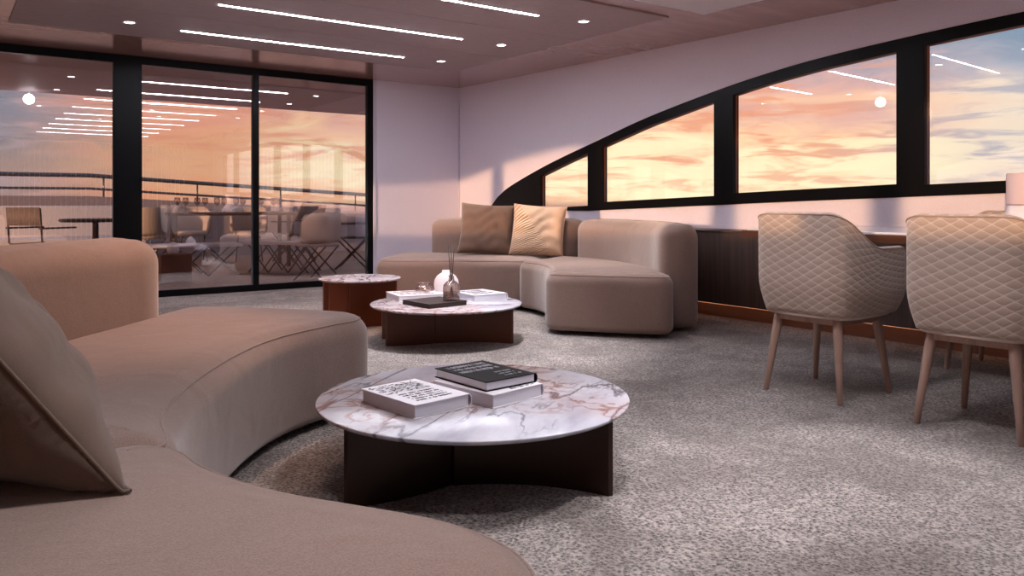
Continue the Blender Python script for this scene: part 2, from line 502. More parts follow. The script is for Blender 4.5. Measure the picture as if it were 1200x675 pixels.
downlight(3.995, 4.59, 'round recessed downlight largest and furthest right of the row', None, 60, (4.0, 4.3, 0), 50)
downlight(1.20, 6.65, 'round recessed downlight alone at left near the glass doors', None, 60, (1.55, 6.0, 0), 60)
G = 'downlights behind the viewer, seen only mirrored'  # warm spots and those aimed at sofa, table and chairs are added light
for (x, y, pw, aim, *wm) in ((1.2, 5.4, 0, None), (1.2, 3.4, 70, (.45, 3.3, .6), 1), (.75, .9, 60, (.40, 1.35, 0)), (1.75, 1.7, 45, (1.55, 2.2, 0)), (2.9, 2.9, 30, (1.7, 2.3, 0)), (3.995, 3.4, 0, None), (2.6, 1.2, 120, (2.1, 1.25, 0)), (2.62, 3.75, 150, (2.55, 4.0, 0)), (2.2, 4.2, 90, (2.5, 6.0, .2), 1), (2.2, 1.9, 40, (3.3, 1.9, .5))):
    downlight(x, y, 'round recessed downlight out of the picture, several of these added for light', G, pw, aim, 62, .8, (1, .55, .32) if wm else (1, .94, .95))
g = thing('globe_lamp', 'small glowing white globe lamp seen mirrored in left glass door', 'lamp', (.93, 5.12, ZC))
bm = bmesh.new(); bmesh.ops.create_uvsphere(bm, u_segments=32, v_segments=18, radius=.062, matrix=Matrix.Translation((0, 0, -.12)))
link('globe', bm_mesh(bm, 'globe'), 'globe', g)
bm = bmesh.new(); add_tube(bm, [(0, 0, 0), (0, 0, -.06)], .006); add_lathe(bm, [(.03, 0), (.03, -.008)], 24)
link('stem', bm_mesh(bm, 'stem'), 'metal_ring', g)

# --- side walls with the arched ribbon window
ARC = [(7.63, .83), (7.53, .905), (7.43, .985), (7.2, 1.10), (6.71, 1.27), (6.27, 1.40), (5.84, 1.515), (5.17, 1.693), (4.41, 1.851), (3.91, 1.935), (3.47, 1.99), (2.88, 2.038), (2.11, 2.082), (1.2, 2.11), (0, 2.13), (-3.0, 2.13)]
BOT = [(-3.0, 1.09), (0, 1.05), (2.2, .980), (3.47, .936), (4.41, .899), (5.96, .838)]
def arcz(y):
    for (a, za), (b, zb) in zip(ARC, ARC[1:]):
        if b <= y <= a: return zb+(za-zb)*(y-b)/(a-b)
def botz(y):
    B = BOT+[(7.63, .83)]
    for (a, za), (b, zb) in zip(B, B[1:]):
        if a <= y <= b: return za+(zb-za)*(y-a)/(b-a)
arc_s = [Vector(p) for p in ARC]
arc_curve = [(p.x, p.y) for p in catmull(ARC, 5, False)]
hole = arc_curve+BOT
PANES = [(6.694, 5.958, .045, .075), (5.766, 4.423, .072, .078), (4.235, 2.885, .085, .080), (2.701, 1.22, .072, .075), (1.0, -.2, .07, .075), (-.4, -1.8, .07, .075), (-2.0, -2.9, .07, .075)]
def pane_poly(p, g=0):
    y1, y0, lo, hi = p
    y1 += g; y0 -= g
    n = 8; top = [(y1+(y0-y1)*k/n, arcz(y1+(y0-y1)*k/n)-hi+g) for k in range(n+1)]
    bot = [(y0, botz(y0)+lo-g), (y1, botz(y1)+lo-g+ (0.0 if y1 < 6 else -.03))]
    return top+bot
def wall_matrix(side):
    # local (u=Y, v=Z, w) -> world; wall plane follows XW / XL
    ang = math.atan(SL)
    if side == 'right':
        m = Matrix(((SL*math.cos(ang), 0, 1, XR0-SL*YB), (1, 0, 0, 0), (0, 1, 0, 0), (0, 0, 0, 1)))
        m[0][0] = SL
        return m
    m = Matrix(((-SL, 0, -1, 2.95-(XR0-SL*YB)), (1, 0, 0, 0), (0, 1, 0, 0), (0, 0, 0, 1)))
    return m
win_no = 1
for side in ('right', 'left'):
    W = wall_matrix(side); off = lambda w: W @ Matrix.Translation((0, 0, w))
    structure(plate('wall_'+side, [(YN, 0), (YB, 0), (YB, ZC), (YN, ZC)], [hole], .10, 'wall', off(.05)))
    wf = structure(plate('window_%d' % win_no, [(p[0], p[1]) for p in hole], [pane_poly(p) for p in PANES], .07, 'black', off(.035-.012), None, .003))
    plate('window_gasket', pane_poly(PANES[0], -.002), [pane_poly(PANES[0], -.006)], .05, 'gasket', off(.035), wf) if False else None
    for p in PANES:
        plate('pane', pane_poly(p, .004), [], .008, 'win_glass', off(.045), wf)
        plate('bead', pane_poly(p, .001), [pane_poly(p, -.005)], .02, 'gasket', off(.03), wf)
    win_no += 1
structure(box_obj('wall_near', (XL(YN), XW(YN), YN-.1, YN, 0, ZC), 'cabinet'))
rs = thing('added_rod_screen', 'row of pale upright rods added for reflections in the door glass', 'screen', (1.9, YN+.35, 0))  # added behind the viewer so its reflection draws upright lines in the glass
box_obj('bottom_rail', (-3.0, 3.0, -.03, .03, 0, .05), 'metal_ring', rs); box_obj('top_bar', (-3.0, 3.0, -.03, .03, ZC-.06, ZC-.013), 'metal_ring', rs)
r0 = None
for k in range(60):
    xx = -2.95+k*.1
    if r0 is None:
        bm = bmesh.new(); add_tube(bm, [(0, 0, .05), (0, 0, ZC-.06)], .009, 8); r0 = link('rod', bm_mesh(bm, 'rod'), 'metal_ring', rs); q = r0
    else: q = r0.copy(); C.objects.link(q)
    q.location = (xx, 0, 0)
# back wall pier + glazed doors
structure(box_obj('wall_back', (4.055, XW(YB)+.1, YB, YB+.12, 0, ZC), 'wall'))
structure(box_obj('trim_1', (4.018, 4.06, YB-.012, YB+.12, 0, ZC), 'white_trim', None, .003, 1))
structure(box_obj('trim_2', (XW(YB)-.012, XW(YB)+.0, YB-.02, YB-.0, 0, ZC), 'white_trim'))
def leaf(n, x0, x1, fl, fr):
    """one glazed leaf, frame widths left and right"""
    o = structure(plate('door_%d' % n, [(x0, .0), (x1, .0), (x1, ZC), (x0, ZC)], [[(x0+fl, .062), (x1-fr, .062), (x1-fr, 2.238), (x0+fl, 2.238)]], .06, 'black', Matrix(((1, 0, 0, 0), (0, 0, -1, YB+.03), (0, 1, 0, 0), (0, 0, 0, 1))), None, .003))
    box_obj('pane', (x0+fl-.004, x1-fr+.004, YB+.03, YB+.038, .058, 2.242), 'door_glass', o)
    return o
leaf(1, 2.69, 4.018, .028, .062)
leaf(2, 1.477, 2.688, .118, .026)
leaf(3, .27, 1.475, .026, .122)
leaf(4, -1.05, .268, .062, .028)
structure(box_obj('wall_back_left', (XL(YB)-.1, -1.055, YB, YB+.12, 0, ZC), 'wall')).name = 'wall_back'

# ------------------------------------------------------------------ sofas
zs, zb = .435, .765
SO = (.6, 2.6)
s1 = thing('modular_sofa', 'large curved beige modular sofa in the left foreground', 'sofa', (*SO, 0))
cushion('seat', [(.43,1.80),(.47,2.02),(.62,2.34),(.86,2.70),(1.08,2.93),(1.32,3.07),(1.50,3.16),(1.555,3.30),(1.44,3.50),(1.27,3.70),(1.10,3.88),(.93,3.93),(.75,3.76),(.42,3.36),(.05,2.88),(-.22,2.42),(-.34,2.02),(-.26,1.87),(.1,1.80),(.36,1.74)], .03, zs, .10, 'sofa', s1, SO, seam=True)
cushion('seat', [(.42,1.72),(.44,1.58),(.475,1.45),(.525,1.34),(.60,1.22),(.665,1.11),(.70,1.00),(.70,.90),(.655,.80),(.56,.72),(.3,.55),(0,.42),(-.28,.52),(-.42,.9),(-.44,1.4),(-.38,1.78),(-.2,1.85),(.1,1.80),(.34,1.80)], .03, zs, .085, 'sofa', s1, SO, seam=True)
cushion('backrest', [(.72,3.54),(.765,3.64),(.68,3.78),(.55,3.81),(.30,3.55),(-.10,3.10),(-.42,2.65),(-.52,2.40),(-.42,2.30),(-.25,2.36),(-.08,2.64),(.30,3.10),(.60,3.42)], .03, zb, .105, 'sofa', s1, SO)
cushion('backrest', [(-.42,2.22),(-.56,2.24),(-.68,2.0),(-.74,1.4),(-.70,.8),(-.58,.72),(-.47,.85),(-.46,1.4),(-.40,1.95)], .03, zb, .10, 'sofa', s1, SO)
SO2 = (4.0, 5.2)
s2 = thing('modular_sofa', 'curved beige modular sofa in the far corner beneath the windows', 'sofa', (*SO2, 0))
cushion('seat', [(3.12,6.17),(3.30,6.00),(3.60,5.80),(3.88,5.56),(4.02,5.42),(4.18,5.44),(4.50,5.62),(4.58,5.74),(4.35,6.05),(4.10,6.36),(3.92,6.66),(3.72,6.86),(3.60,6.88),(3.40,6.66),(3.12,6.32)], .03, zs, .085, 'sofa', s2, SO2, seam=True)
cushion('seat', [(4.00,5.41),(3.97,5.18),(3.87,4.92),(3.68,4.63),(3.49,4.42),(3.455,4.30),(3.55,4.16),(3.86,3.78),(3.97,3.70),(4.08,3.76),(4.22,3.98),(4.42,4.28),(4.58,4.66),(4.66,5.10),(4.62,5.56),(4.50,5.60),(4.2,5.42)], .03, zs, .085, 'sofa', s2, SO2, seam=True)
cushion('backrest', [(4.18,3.98),(4.22,3.87),(4.34,3.81),(4.44,3.86),(4.62,4.14),(4.80,4.55),(4.90,5.05),(4.88,5.42),(4.78,5.46),(4.64,5.40),(4.63,5.06),(4.53,4.66),(4.36,4.26)], .03, zb, .10, 'sofa', s2, SO2)
cushion('backrest', [(4.62,5.52),(4.86,5.55),(4.84,5.78),(4.62,6.12),(4.36,6.46),(4.14,6.76),(4.03,6.80),(3.87,6.66),(3.86,6.54),(4.06,6.32),(4.34,5.92),(4.56,5.62)], .03, zb, .09, 'sofa', s2, SO2)

# ------------------------------------------------------------------ pillows
def pillow(name, label, size, thick, mat, mtx, group=None, n=30, pinch=.06, soft=.55, pw=4, back=1.0):
    S = size/2; vs = []; fs = []; sx = size/2; uvs = []
    def pos(i, j, side):
        u = -1+2*i/n; v = -1+2*j/n
        edge = 1-pinch*((1-u*u)*0+1)*0
        # pulled-in sides, pointed corners
        x = u*(1-pinch*(1-v*v)**1*abs(u)**2); x = u*(1-pinch*(1-v*v)) if abs(u) > 0 else 0
        y = v*(1-pinch*(1-u*u))
        h = (max(0, 1-abs(u)**pw)*max(0, 1-abs(v)**pw))**soft
        wr = .006*math.sin(9*u+4*v)*h+.005*math.sin(5*u-13*v+2*math.sin(4*u))*h+.012*math.exp(-((abs(u)-.85)/.12)**2)*math.cos(14*v)*h*.5+.010*math.exp(-((abs(v)-.85)/.12)**2)*math.cos(13*u+1)*h*.5
        q = Vector((x*S, y*S, side*(thick/2*h*(1 if side > 0 else back)+wr)))
        wq = mtx @ q
        if wq.z < zs+.014:
            wq.z = zs+.014; q = mtx.inverted() @ wq
        return q
    idx = {}
    for side in (1, -1):
        for i in range(n+1):
            for j in range(n+1):
                b = i in (0, n) or j in (0, n)
                key = (i, j, 0 if b else side)
                if key not in idx: idx[key] = len(vs); vs.append(pos(i, j, 0 if b else side))
    for side in (1, -1):
        for i in range(n):
            for j in range(n):
                q = [idx[(a, b, 0 if (a in (0, n) or b in (0, n)) else side)] for a, b in ((i, j), (i+1, j), (i+1, j+1), (i, j+1))]
                fs.append(q if side == 1 else q[::-1])
    me = bpy.data.meshes.new(name); me.from_pydata(vs, [], fs)
    root = bpy.data.objects.new(name, None); C.objects.link(root); root.matrix_world = mtx
    root.empty_display_size = .1; tag(root, label, 'pillow', group)
    link('cover', me, mat, root)
    bm = bmesh.new(); ring = []
    for k in range(n): ring.append(pos(k, 0, 0))
    for k in range(n): ring.append(pos(n, k, 0))
    for k in range(n): ring.append(pos(n-k, n, 0))
    for k in range(n): ring.append(pos(0, n-k, 0))
    add_tube(bm, ring+[ring[0]], .0035, 6, False)
    link('piping', bm_mesh(bm, 'piping'), mat, root)
    return root
def frame(o, ex, ey):
    ex = Vector(ex).normalized(); ey = Vector(ey); ey = (ey-ex*ey.dot(ex)).normalized(); ez = ex.cross(ey)
    return Matrix(((ex.x, ey.x, ez.x, o[0]), (ex.y, ey.y, ez.y, o[1]), (ex.z, ey.z, ez.z, o[2]), (0, 0, 0, 1)))
CR = Vector((math.cos(YAW), -math.sin(YAW), 0)); CF = Vector((math.sin(YAW), math.cos(YAW), 0)); UP = Vector((0, 0, 1))
SGN = 1.5
# foreground pillow, seen almost edge-on, leaning to the left
P0 = Vector((.25, 1.315, zs+.02))
e1 = (-CR*.70+UP*.74).normalized(); e2 = (-CR*.66+CF*.75).normalized()
cen = P0+e1*.27+e2*.25
pillow('pillow', 'large dark taupe pillow leaning at the left edge of the near sofa', .54, .215, 'pillow_dark', frame(cen, e2, e1), soft=.62, pw=2.2, back=SGN)
def lean(px, py, width_dir, tilt):
    ex = Vector(width_dir).normalized(); n = Vector((ex.y, -ex.x, 0))
    ey = UP*math.cos(tilt)-n*math.sin(tilt)
    return ex, ey
def far_pillow(label, cx, cy, wd, tilt, size, th, mat, roll=0):
    ex, ey = lean(cx, cy, wd, tilt)
    m = frame((cx, cy, zs+.012+size/2*math.cos(tilt)*.99), ex, ey) @ Matrix.Rotation(roll, 4, 'Z')
    return pillow('pillow', label, size, th, mat, m)
far_pillow('plain brown square pillow on the far sofa, left of the pleated one', 4.10, 6.06, (.80, -.60, 0), .42, .50, .15, 'pillow_brown', -.06)
far_pillow('light tan square pillow with curved pleats on the far sofa', 4.38, 5.65, (.74, -.68, 0), .36, .48, .14, 'pleated', -.06)

# ------------------------------------------------------------------ coffee tables
def coffee_table(label, cx, cy, R, zt, mats, armL, slit, armR, base_mat, grp, swap=1):
    """disc top on three curved vertical slabs; arm points are world XY"""
    t = thing('coffee_table', label, 'coffee table', (cx, cy, 0), 0, grp)
    bm = bmesh.new(); th = .015
    add_lathe(bm, [(R-.010, zt-th), (R-.002, zt-th*.55), (R, zt-.004), (R-.001, zt-.001), (R-.003, zt)], 128)
    link('marble_top', bm_mesh(bm, 'marble_top'), mats, t)
    c = Vector((cx, cy)); L = Vector(armL)-c; S = Vector(slit)-c; Rr = Vector(armR)-c
    def slab(path, thick=.024):
        bm = bmesh.new(); n = len(path); top = []; bot = []
        left, right = [], []
        for i, p in enumerate(path):
            tt = (path[min(i+1, n-1)]-path[max(0, i-1)]).normalized(); nn = Vector((-tt.y, tt.x))*thick/2
            left.append(p+nn); right.append(p-nn)
        # rounded tips
        poly = left+[path[-1]+(path[-1]-path[-2]).normalized()*thick*.4]+right[::-1]+[path[0]+(path[0]-path[1]).normalized()*thick*.4]
        v0 = [bm.verts.new((p.x, p.y, .0)) for p in poly]; v1 = [bm.verts.new((p.x, p.y, zt-th-.0005)) for p in poly]
        m = len(poly)
        for k in range(m): bm.faces.new((v0[k], v0[(k+1) % m], v1[(k+1) % m], v1[k]))
        bm.faces.new(v0[::-1]); bm.faces.new(v1)
        o = link('base_panel', bm_mesh(bm, 'base_panel'), base_mat, t, False)
        return o
    def quad(a, m, b, k=16):
        return [(1-i/k)**2*a+2*(i/k)*(1-i/k)*m+(i/k)**2*b for i in range(k+1)]
    # long panel: L tip -> slit -> centre -> mirrored; two side panels
    bend = Vector((-(L-S).y, (L-S).x))*.12
    p1 = quad(L, (L+S)/2+bend, S)
    p1b = quad(-S, -((L+S)/2+bend), -L)
    slab(p1+quad(S, Vector((0, 0)), -S)[1:-1]+p1b)
    d = (Rr-S); mid = (Rr+S)/2; nrm = Vector((-d.y, d.x)).normalized()
    if nrm.dot(-mid) < 0: nrm = -nrm
    off = d.normalized()*.016
    ctrl = mid+nrm*d.length*.20
    slab(quad(S+off, ctrl, Rr)); slab(quad(-S-off, -ctrl, -Rr))
    return t
def W2(r, d):  # right/forward of the camera -> room
    p = CR*r+CF*d; return (p.x, p.y)
ZT1 = .255
c1 = W2(-.131, 2.745)
coffee_table('large round marble coffee table in the foreground carrying three books', *c1, .532, ZT1, 'marble', W2(-.497, 2.40), W2(-.205, 2.60), W2(.308, 2.50), 'base_dark', None)
ZT2 = .255
c2 = W2(-.435, 5.28)
coffee_table('low round marble coffee table in the middle with books and vases', *c2, .50, ZT2, 'marble_b', W2(-.80, 5.10), W2(-.515, 5.20), W2(.0, 5.19), 'base_brown', None)
ZT3 = .36
c3 = W2(-1.13, 5.92)
coffee_table('taller small round marble side table nearest the glass doors', *c3, .30, ZT3, 'marble_c', W2(-1.325, 5.80), W2(-1.20, 5.80), W2(-.87, 5.95), 'base_rust', None)

# ------------------------------------------------------------------ books
def book(label, cx, cy, z, w, d, h, rz, cover, art=None, group=None, name='book', spine_side=1):
    """w along local x (spine on +x side), d along y"""
    t = thing(name, label, 'book', (cx, cy, z), rz, group)
    ct = .003
    bm = bmesh.new(); add_box(bm, -w/2+.004, w/2-.004, -d/2+.004, d/2-.004, ct, h-ct, .0015, 1)
    link('pages', bm_mesh(bm, 'pages'), 'pages', t, False)
    bm = bmesh.new()
    add_box(bm, -w/2, w/2-.001, -d/2, d/2, 0, ct, .001, 1); add_box(bm, -w/2, w/2-.001, -d/2, d/2, h-ct, h, .001, 1)
    # rounded spine
    prof = [(w/2-.004+.012*math.sin(PI*k/8), h/2-math.cos(PI*k/8)*(h/2)) for k in range(9)]
    ins = [(w/2-.004+.009*math.sin(PI*k/8), h/2-math.cos(PI*k/8)*(h/2-ct)) for k in range(9)]
    rows = []
    for y in (-d/2, d/2):
        rows.append([bm.verts.new((a, y, b)) for a, b in prof]+[bm.verts.new((a, y, b)) for a, b in ins[::-1]])
    m = len(rows[0])
    for k in range(m): bm.faces.new((rows[0][k], rows[0][(k+1) % m], rows[1][(k+1) % m], rows[1][k]))
    for rw in rows:
        for k in range(8): bm.faces.new((rw[k], rw[k+1], rw[m-2-k], rw[m-1-k]))
    link('cover', bm_mesh(bm, 'cover'), cover, t, False)
    if art: art(t, w, d, h)
    return t
def glyph_rows(bm, x0, x1, y0, y1, rows, z, seed, fill=.55, hgt=.6):
    # rows are stacked along y, each row runs along x
    x0, x1, y0, y1 = y0, y1, x0, x1
    """rows of tiny unreadable strokes like small print, running along y"""
    rnd = random.Random(seed); rh = (x1-x0)/rows
    for r in range(rows):
        y = y0+rnd.random()*.01; xm = x0+(r+.5)*rh
        while y < y1:
            w = rnd.uniform(.0018, .006)
            if rnd.random() < fill+.25:
                hh = rh*hgt*rnd.uniform(.45, 1)/2
                add_box(bm, y, y+w*.55, xm-hh, xm+hh, z, z+.0006)
            y += w
def art_white(t, w, d, h):
    bm = bmesh.new(); rnd = random.Random(4)
    # upper band: loose black brush flecks
    for i in range(18):
        for j in range(12):
            if rnd.random() < .62:
                x = -w/2+.018+i*(w-.045)/18; y = .018+j*(d/2-.03)/12
                a = rnd.uniform(.010, .022); b = rnd.uniform(.004, .008)
                m = Matrix.Translation((x+rnd.uniform(-.005, .005), y+rnd.uniform(-.003, .003), h+.0003)) @ Matrix.Rotation(rnd.uniform(-.9, .9), 4, 'Z')
                # leaf-shaped fleck
                vs = [bm.verts.new(m @ Vector((a/2*math.cos(k*PI/5), b/2*math.sin(k*PI/5)*(1-.4*math.cos(k*PI/5)), .0004))) for k in range(10)]
                bm.faces.new(vs)
    link('cover_print', bm_mesh(bm, 'cover_print'), 'ink_black', t, False)['label'] = 'black speckled print across half the white cover'
    bm = bmesh.new(); glyph_rows(bm, -w/2+.03, w/2-.045, -d/2+.03, .0, 5, h+.0003, 11)
    link('small_print', bm_mesh(bm, 'small_print'), 'ink_black', t, False)
def art_black(t, w, d, h):
    bm = bmesh.new(); glyph_rows(bm, -w/2+.02, w/2-.03, .0, d/2-.02, 3, h+.0003, 21, .5, .8)
    link('cover_print', bm_mesh(bm, 'cover_print'), 'ink_white', t, False); bm = bmesh.new()
    glyph_rows(bm, .0, w/2-.03, -d/2+.03, -.03, 3, h+.0003, 22, .4, .5)
    link('cover_print', bm_mesh(bm, 'cover_print'), 'ink_white', t, False)['label'] = 'faint pale print on the black cover'
def art_spine(t, w, d, h):
    bm = bmesh.new(); rnd = random.Random(9)
    glyph_rows(bm, -.02, w/2-.03, -d/2+.012, -d/2+.04, 2, h+.0003, 31, .5, .8)
    link('cover_print', bm_mesh(bm, 'cover_print'), 'ink_black', t, False)
def art_grey(t, w, d, h):
    bm = bmesh.new(); glyph_rows(bm, -w/2+.03, w/2-.07, -d/2+.03, d/2-.03, 3, h+.0003, 41, .6, .8)
    link('cover_print', bm_mesh(bm, 'cover_print'), 'ink_grey', t, False)
def rz_of(v): return math.atan2(v[1], v[0])
import sys
def PX(x, y, z):
    d = 933*(H-z)/(y-237); return Vector(W2((x-600)/933*d, d))
# white book: cover corners read off the photograph at the height of its cover
def book_from(label, near, left, far_right_w, z, h, cover, art, **k):
    pass
def place_book(label, pn, pl, pr, z, h, cover, art):
    """pn near corner, pl left corner, pr right corner (pixels of the cover); spine on the right side"""
    n, l, r = (PX(*p, z+h) for p in (pn, pl, pr))
    ex = (r-n); w_ = ex.length; ex.normalize()
    ey = Vector((-ex.y, ex.x)); d_ = min((l-n).dot(ey), .30); c = n+ex*w_/2+ey*d_/2
    return book(label, c.x, c.y, z, w_, abs(d_), h, rz_of(ex), cover, art)
b1 = place_book('white hardback book with black speckled cover, alone on the near marble table', (486, 475), (433, 453), (551, 461), ZT1, .044, 'cover_white', art_white)
b2 = place_book('thick white book under the black one on the near marble table', (578, 463), (518, 441), (636, 449), ZT1, .045, 'cover_white', art_spine)
b3 = place_book('black hardback book on top of the white book on near table', (570, 448), (518, 430), (628, 437), ZT1+.045, .032, 'cover_black', art_black)
b4 = place_book('white book with brownish cover print, left side of the middle coffee table', (467, 347), (443, 342), (524, 344), ZT2, .040, 'cover_white', art_grey)
b5 = place_book('thick white book at the right side of the middle coffee table', (556, 346), (530, 339.5), (594, 343), ZT2, .048, 'cover_white', art_grey)
# dark box
n, l, r = (PX(*p, ZT2+.030) for p in ((503, 356.5), (470.5, 348.5), (547, 352)))
ex = (r-n); w_ = ex.length; ex.normalize(); ey = Vector((-ex.y, ex.x)); d_ = min(.30, (l-n).dot(ey)); c = n+ex*w_/2+ey*d_/2
bx = thing('keepsake_box', 'flat dark brown box under the reed bottle, middle coffee table', 'box', (c.x, c.y, ZT2), rz_of(ex))
box_obj('box_body', (-w_/2, w_/2, -d_/2, d_/2, 0, .018), 'box_brown', bx, .002, 2)
box_obj('lid', (-w_/2-.001, w_/2+.001, -d_/2-.001, d_/2+.001, .0185, .030), 'box_brown', bx, .002, 2)
ZB = ZT2+.030
# reed diffuser: fluted bottle on the box
pd = PX(529, 352.0, ZB)
dif = thing('reed_diffuser', 'fluted clear glass reed diffuser bottle standing on the dark box', 'bottle', (pd.x, pd.y, ZB))
bm = bmesh.new()
add_lathe(bm, [(.001, .0), (.046, .0), (.052, .006), (.053, .02), (.053, .085), (.050, .10), (.036, .118), (.020, .128), (.017, .14), (.017, .158), (.021, .162), (.018, .163), (.014, .158), (.014, .14), (.017, .126), (.032, .114), (.046, .098), (.049, .085), (.049, .012), (.001, .010)], 96, 0, 0, .035, 20)
link('bottle', bm_mesh(bm, 'bottle'), 'vase_glass', dif)
bm = bmesh.new(); add_lathe(bm, [(.001, .0115), (.047, .0115), (.047, .055), (.001, .055)], 40); link('liquid', bm_mesh(bm, 'liquid'), 'amber_glass', dif)
for a, b in ((-.030, .012), (.0, -.01), (.026, .008)):
    bm = bmesh.new(); q = CR*a*.9+CF*b
    add_tube(bm, [(-q.x*.5, -q.y*.5, .013), (q.x*.25, q.y*.25, .15), (q.x*.75, q.y*.75, .355)], .0032, 8)
    link('reed', bm_mesh(bm, 'reed'), 'reed', dif)
pv = Vector(W2(-.462, 5.60))
v = thing('white_vase', 'matte white round flask-shaped vase behind the reed bottle', 'vase', (pv.x, pv.y, ZT2))
bm = bmesh.new(); rr = []
prof = [(.001, 0), (.05, 0), (.066, .012), (.083, .05), (.088, .085), (.083, .12), (.066, .148), (.042, .166), (.03, .172), (.03, .186), (.024, .188), (.022, .175)]
add_lathe(bm, prof, 48)
vm = bm_mesh(bm, 'vase_body'); vm.transform(Matrix.Rotation(-YAW, 4, 'Z') @ Matrix.Diagonal((1, .55, 1, 1)))
link('vase_body', vm, 'white_ceramic', v)
pj = Vector(W2(-.622, 5.63))
j = thing('glass_jar', 'small squat clear glass jar at the back of the middle table', 'jar', (pj.x, pj.y, ZT2))
bm = bmesh.new()
add_lathe(bm, [(.001, 0), (.045, 0), (.062, .018), (.068, .042), (.062, .064), (.044, .078), (.04, .084), (.046, .092), (.042, .093), (.037, .086), (.04, .076), (.058, .062), (.064, .042), (.058, .02), (.044, .006), (.001, .005)], 48)
link('jar_body', bm_mesh(bm, 'jar_body'), 'vase_glass', j)
bm = bmesh.new(); add_lathe(bm, [(.046, .091), (.048, .093), (.046, .096), (.043, .095)], 40); link('rim', bm_mesh(bm, 'rim'), 'vase_glass', j)

# ------------------------------------------------------------------ dining chairs
def make_chair(label):
    """faces +x; origin on the floor under the seat centre"""
    t = thing('dining_chair', label, 'chair', (0, 0, 0))
    # plan path of the wrap-around shell, from one arm front round the back to the other
    half = [(-.245, 0), (-.245, .12), (-.240, .190), (-.212, .232), (-.14, .248), (0, .254), (.13, .257), (.24, .256), (.272, .240)]
    path = [(x, -y) for x, y in half[::-1]]+half[1:]
    pts = catmull(path, 6, False)
    n = len(pts)
    L = [0]
    for a, b in zip(pts, pts[1:]): L.append(L[-1]+(b-a).length)
    mid = L[-1]/2
    nv = 22
    def top(i):
        x = pts[i].x; s = abs(L[i]-mid)
        z = .872
        if s > .16:
            k = min(1, (s-.16)/.35); k = k*k*(3-2*k)
            z = .872-k*.165
        e = max(0, (s-(mid-.05))/.05)
        return z-.06*e*e
    def bot(i):
        s = abs(L[i]-mid)
        k = max(0, (s-(mid-.08))/.08)
        return .395+.03*k*k
    def surf(i, v, inner):
        zt, zb_ = top(i), bot(i)
        p = pts[i]
        taper = .90+.11*math.sin(min(1, v*2.6)*PI/2)-.01*v*v   # narrower towards the underside
        zz = zb_+(zt-zb_)*v
        t_ = (pts[min(i+1, n-1)]-pts[max(i-1, 0)]).normalized(); nn = Vector((t_.y, -t_.x))
        if nn.dot(Vector((p.x-.05, p.y))) < 0: nn = -nn
        q = Vector((p.x, p.y))
        x = .02+(q.x-.02)*taper-.012*max(0, -q.x/.245)*v
        y = q.y*taper
        if inner: x -= nn.x*.046; y -= nn.y*.046
        return Vector((x, y, zz))
    verts = []; faces = []; uvs = []
    rows = []
    # loop in v: outer up, rounded rim, inner down
    for i in range(n):
        col = []
        for k in range(nv+1):
            v_ = k/nv*.975; col.append((surf(i, v_, False), (L[i]-mid, v_*.48)))
        o1 = surf(i, .975, False); i1 = surf(i, .975, True); c_ = (o1+i1)/2; hw = (o1-i1)/2
        for k in range(1, 6):
            a = PI*k/6
            col.append((c_+hw*math.cos(a)+Vector((0, 0, .013*math.sin(a))), (L[i]-mid, .468+.02*math.sin(a))))
        for k in range(nv, -1, -2):
            v_ = k/nv*.975; col.append((surf(i, v_, True), (L[i]-mid, v_*.48)))
        rows.append(col)
    m = len(rows[0])
    for col in rows:
        for p, uv in col: verts.append(p); uvs.append(uv)
    for i in range(n-1):
        for k in range(m):
            a = i*m+k; b = i*m+(k+1) % m; c2_ = (i+1)*m+(k+1) % m; d = (i+1)*m+k
            faces.append((a, b, c2_, d))
    faces.append(tuple(range(m))[::-1]); faces.append(tuple((n-1)*m+k for k in range(m)))
    me = bpy.data.meshes.new('backrest_shell'); me.from_pydata([tuple(v) for v in verts], [], faces)
    uvl = me.uv_layers.new(name='UVMap')
    for poly in me.polygons:
        for li in poly.loop_indices: uvl.data[li].uv = uvs[me.loops[li].vertex_index]
    bm = bmesh.new(); bm.from_mesh(me); bmesh.ops.recalc_face_normals(bm, faces=bm.faces[:]); bm.to_mesh(me); bm.free()
    link('backrest_shell', me, 'quilt', t)
    # thin welt along the rim
    bm = bmesh.new()
    add_tube(bm, [surf(i, .975, False)+Vector((0, 0, .004)) for i in range(n)], .0035, 6)
    link('welt', bm_mesh(bm, 'welt'), 'chair_seat', t)
    # seat cushion
    cushion('seat', [(.27, -.17), (.285, 0), (.27, .17), (.23, .205), (0, .20), (-.12, .185), (-.17, .12), (-.18, 0), (-.17, -.12), (-.12, -.185), (0, -.20), (.23, -.205)], .40, .50, .035, 'chair_seat', t, (0, 0), n=70, crown=.01)
    # underside pan
    cushion('seat_base', [(.24, -.18), (.25, 0), (.24, .18), (.0, .222), (-.17, .205), (-.212, .1), (-.215, 0), (-.212, -.1), (-.17, -.205), (0, -.222)], .382, .402, .008, 'quilt', t, (0, 0), n=60, crown=0)
    # apron
    bm = bmesh.new()
    for sy in (-1, 1): add_box(bm, -.165, .165, sy*.165-.012, sy*.165+.012, .352, .383, .003)
    for sx in (-1, 1): add_box(bm, sx*.165-.012, sx*.165+.012, -.165, .165, .352, .383, .003)
    link('apron', bm_mesh(bm, 'apron'), 'leg_wood', t, False)
    for sx in (-1, 1):
        for sy in (-1, 1):
            bm = bmesh.new()
            add_tube(bm, [(sx*.160, sy*.155, .384), (sx*.166, sy*.160, .34), (sx*.19, sy*.182, .15), (sx*.208, sy*.198, .004), (sx*.2085, sy*.1985, 0)], [.0215, .022, .0165, .0125, .010], 20)
            link('leg', bm_mesh(bm, 'leg'), 'leg_wood', t)
    return t
ch = make_chair('quilted beige dining chair nearer the far sofa, left of the pair')
ch.location = (3.515, 2.24, 0)
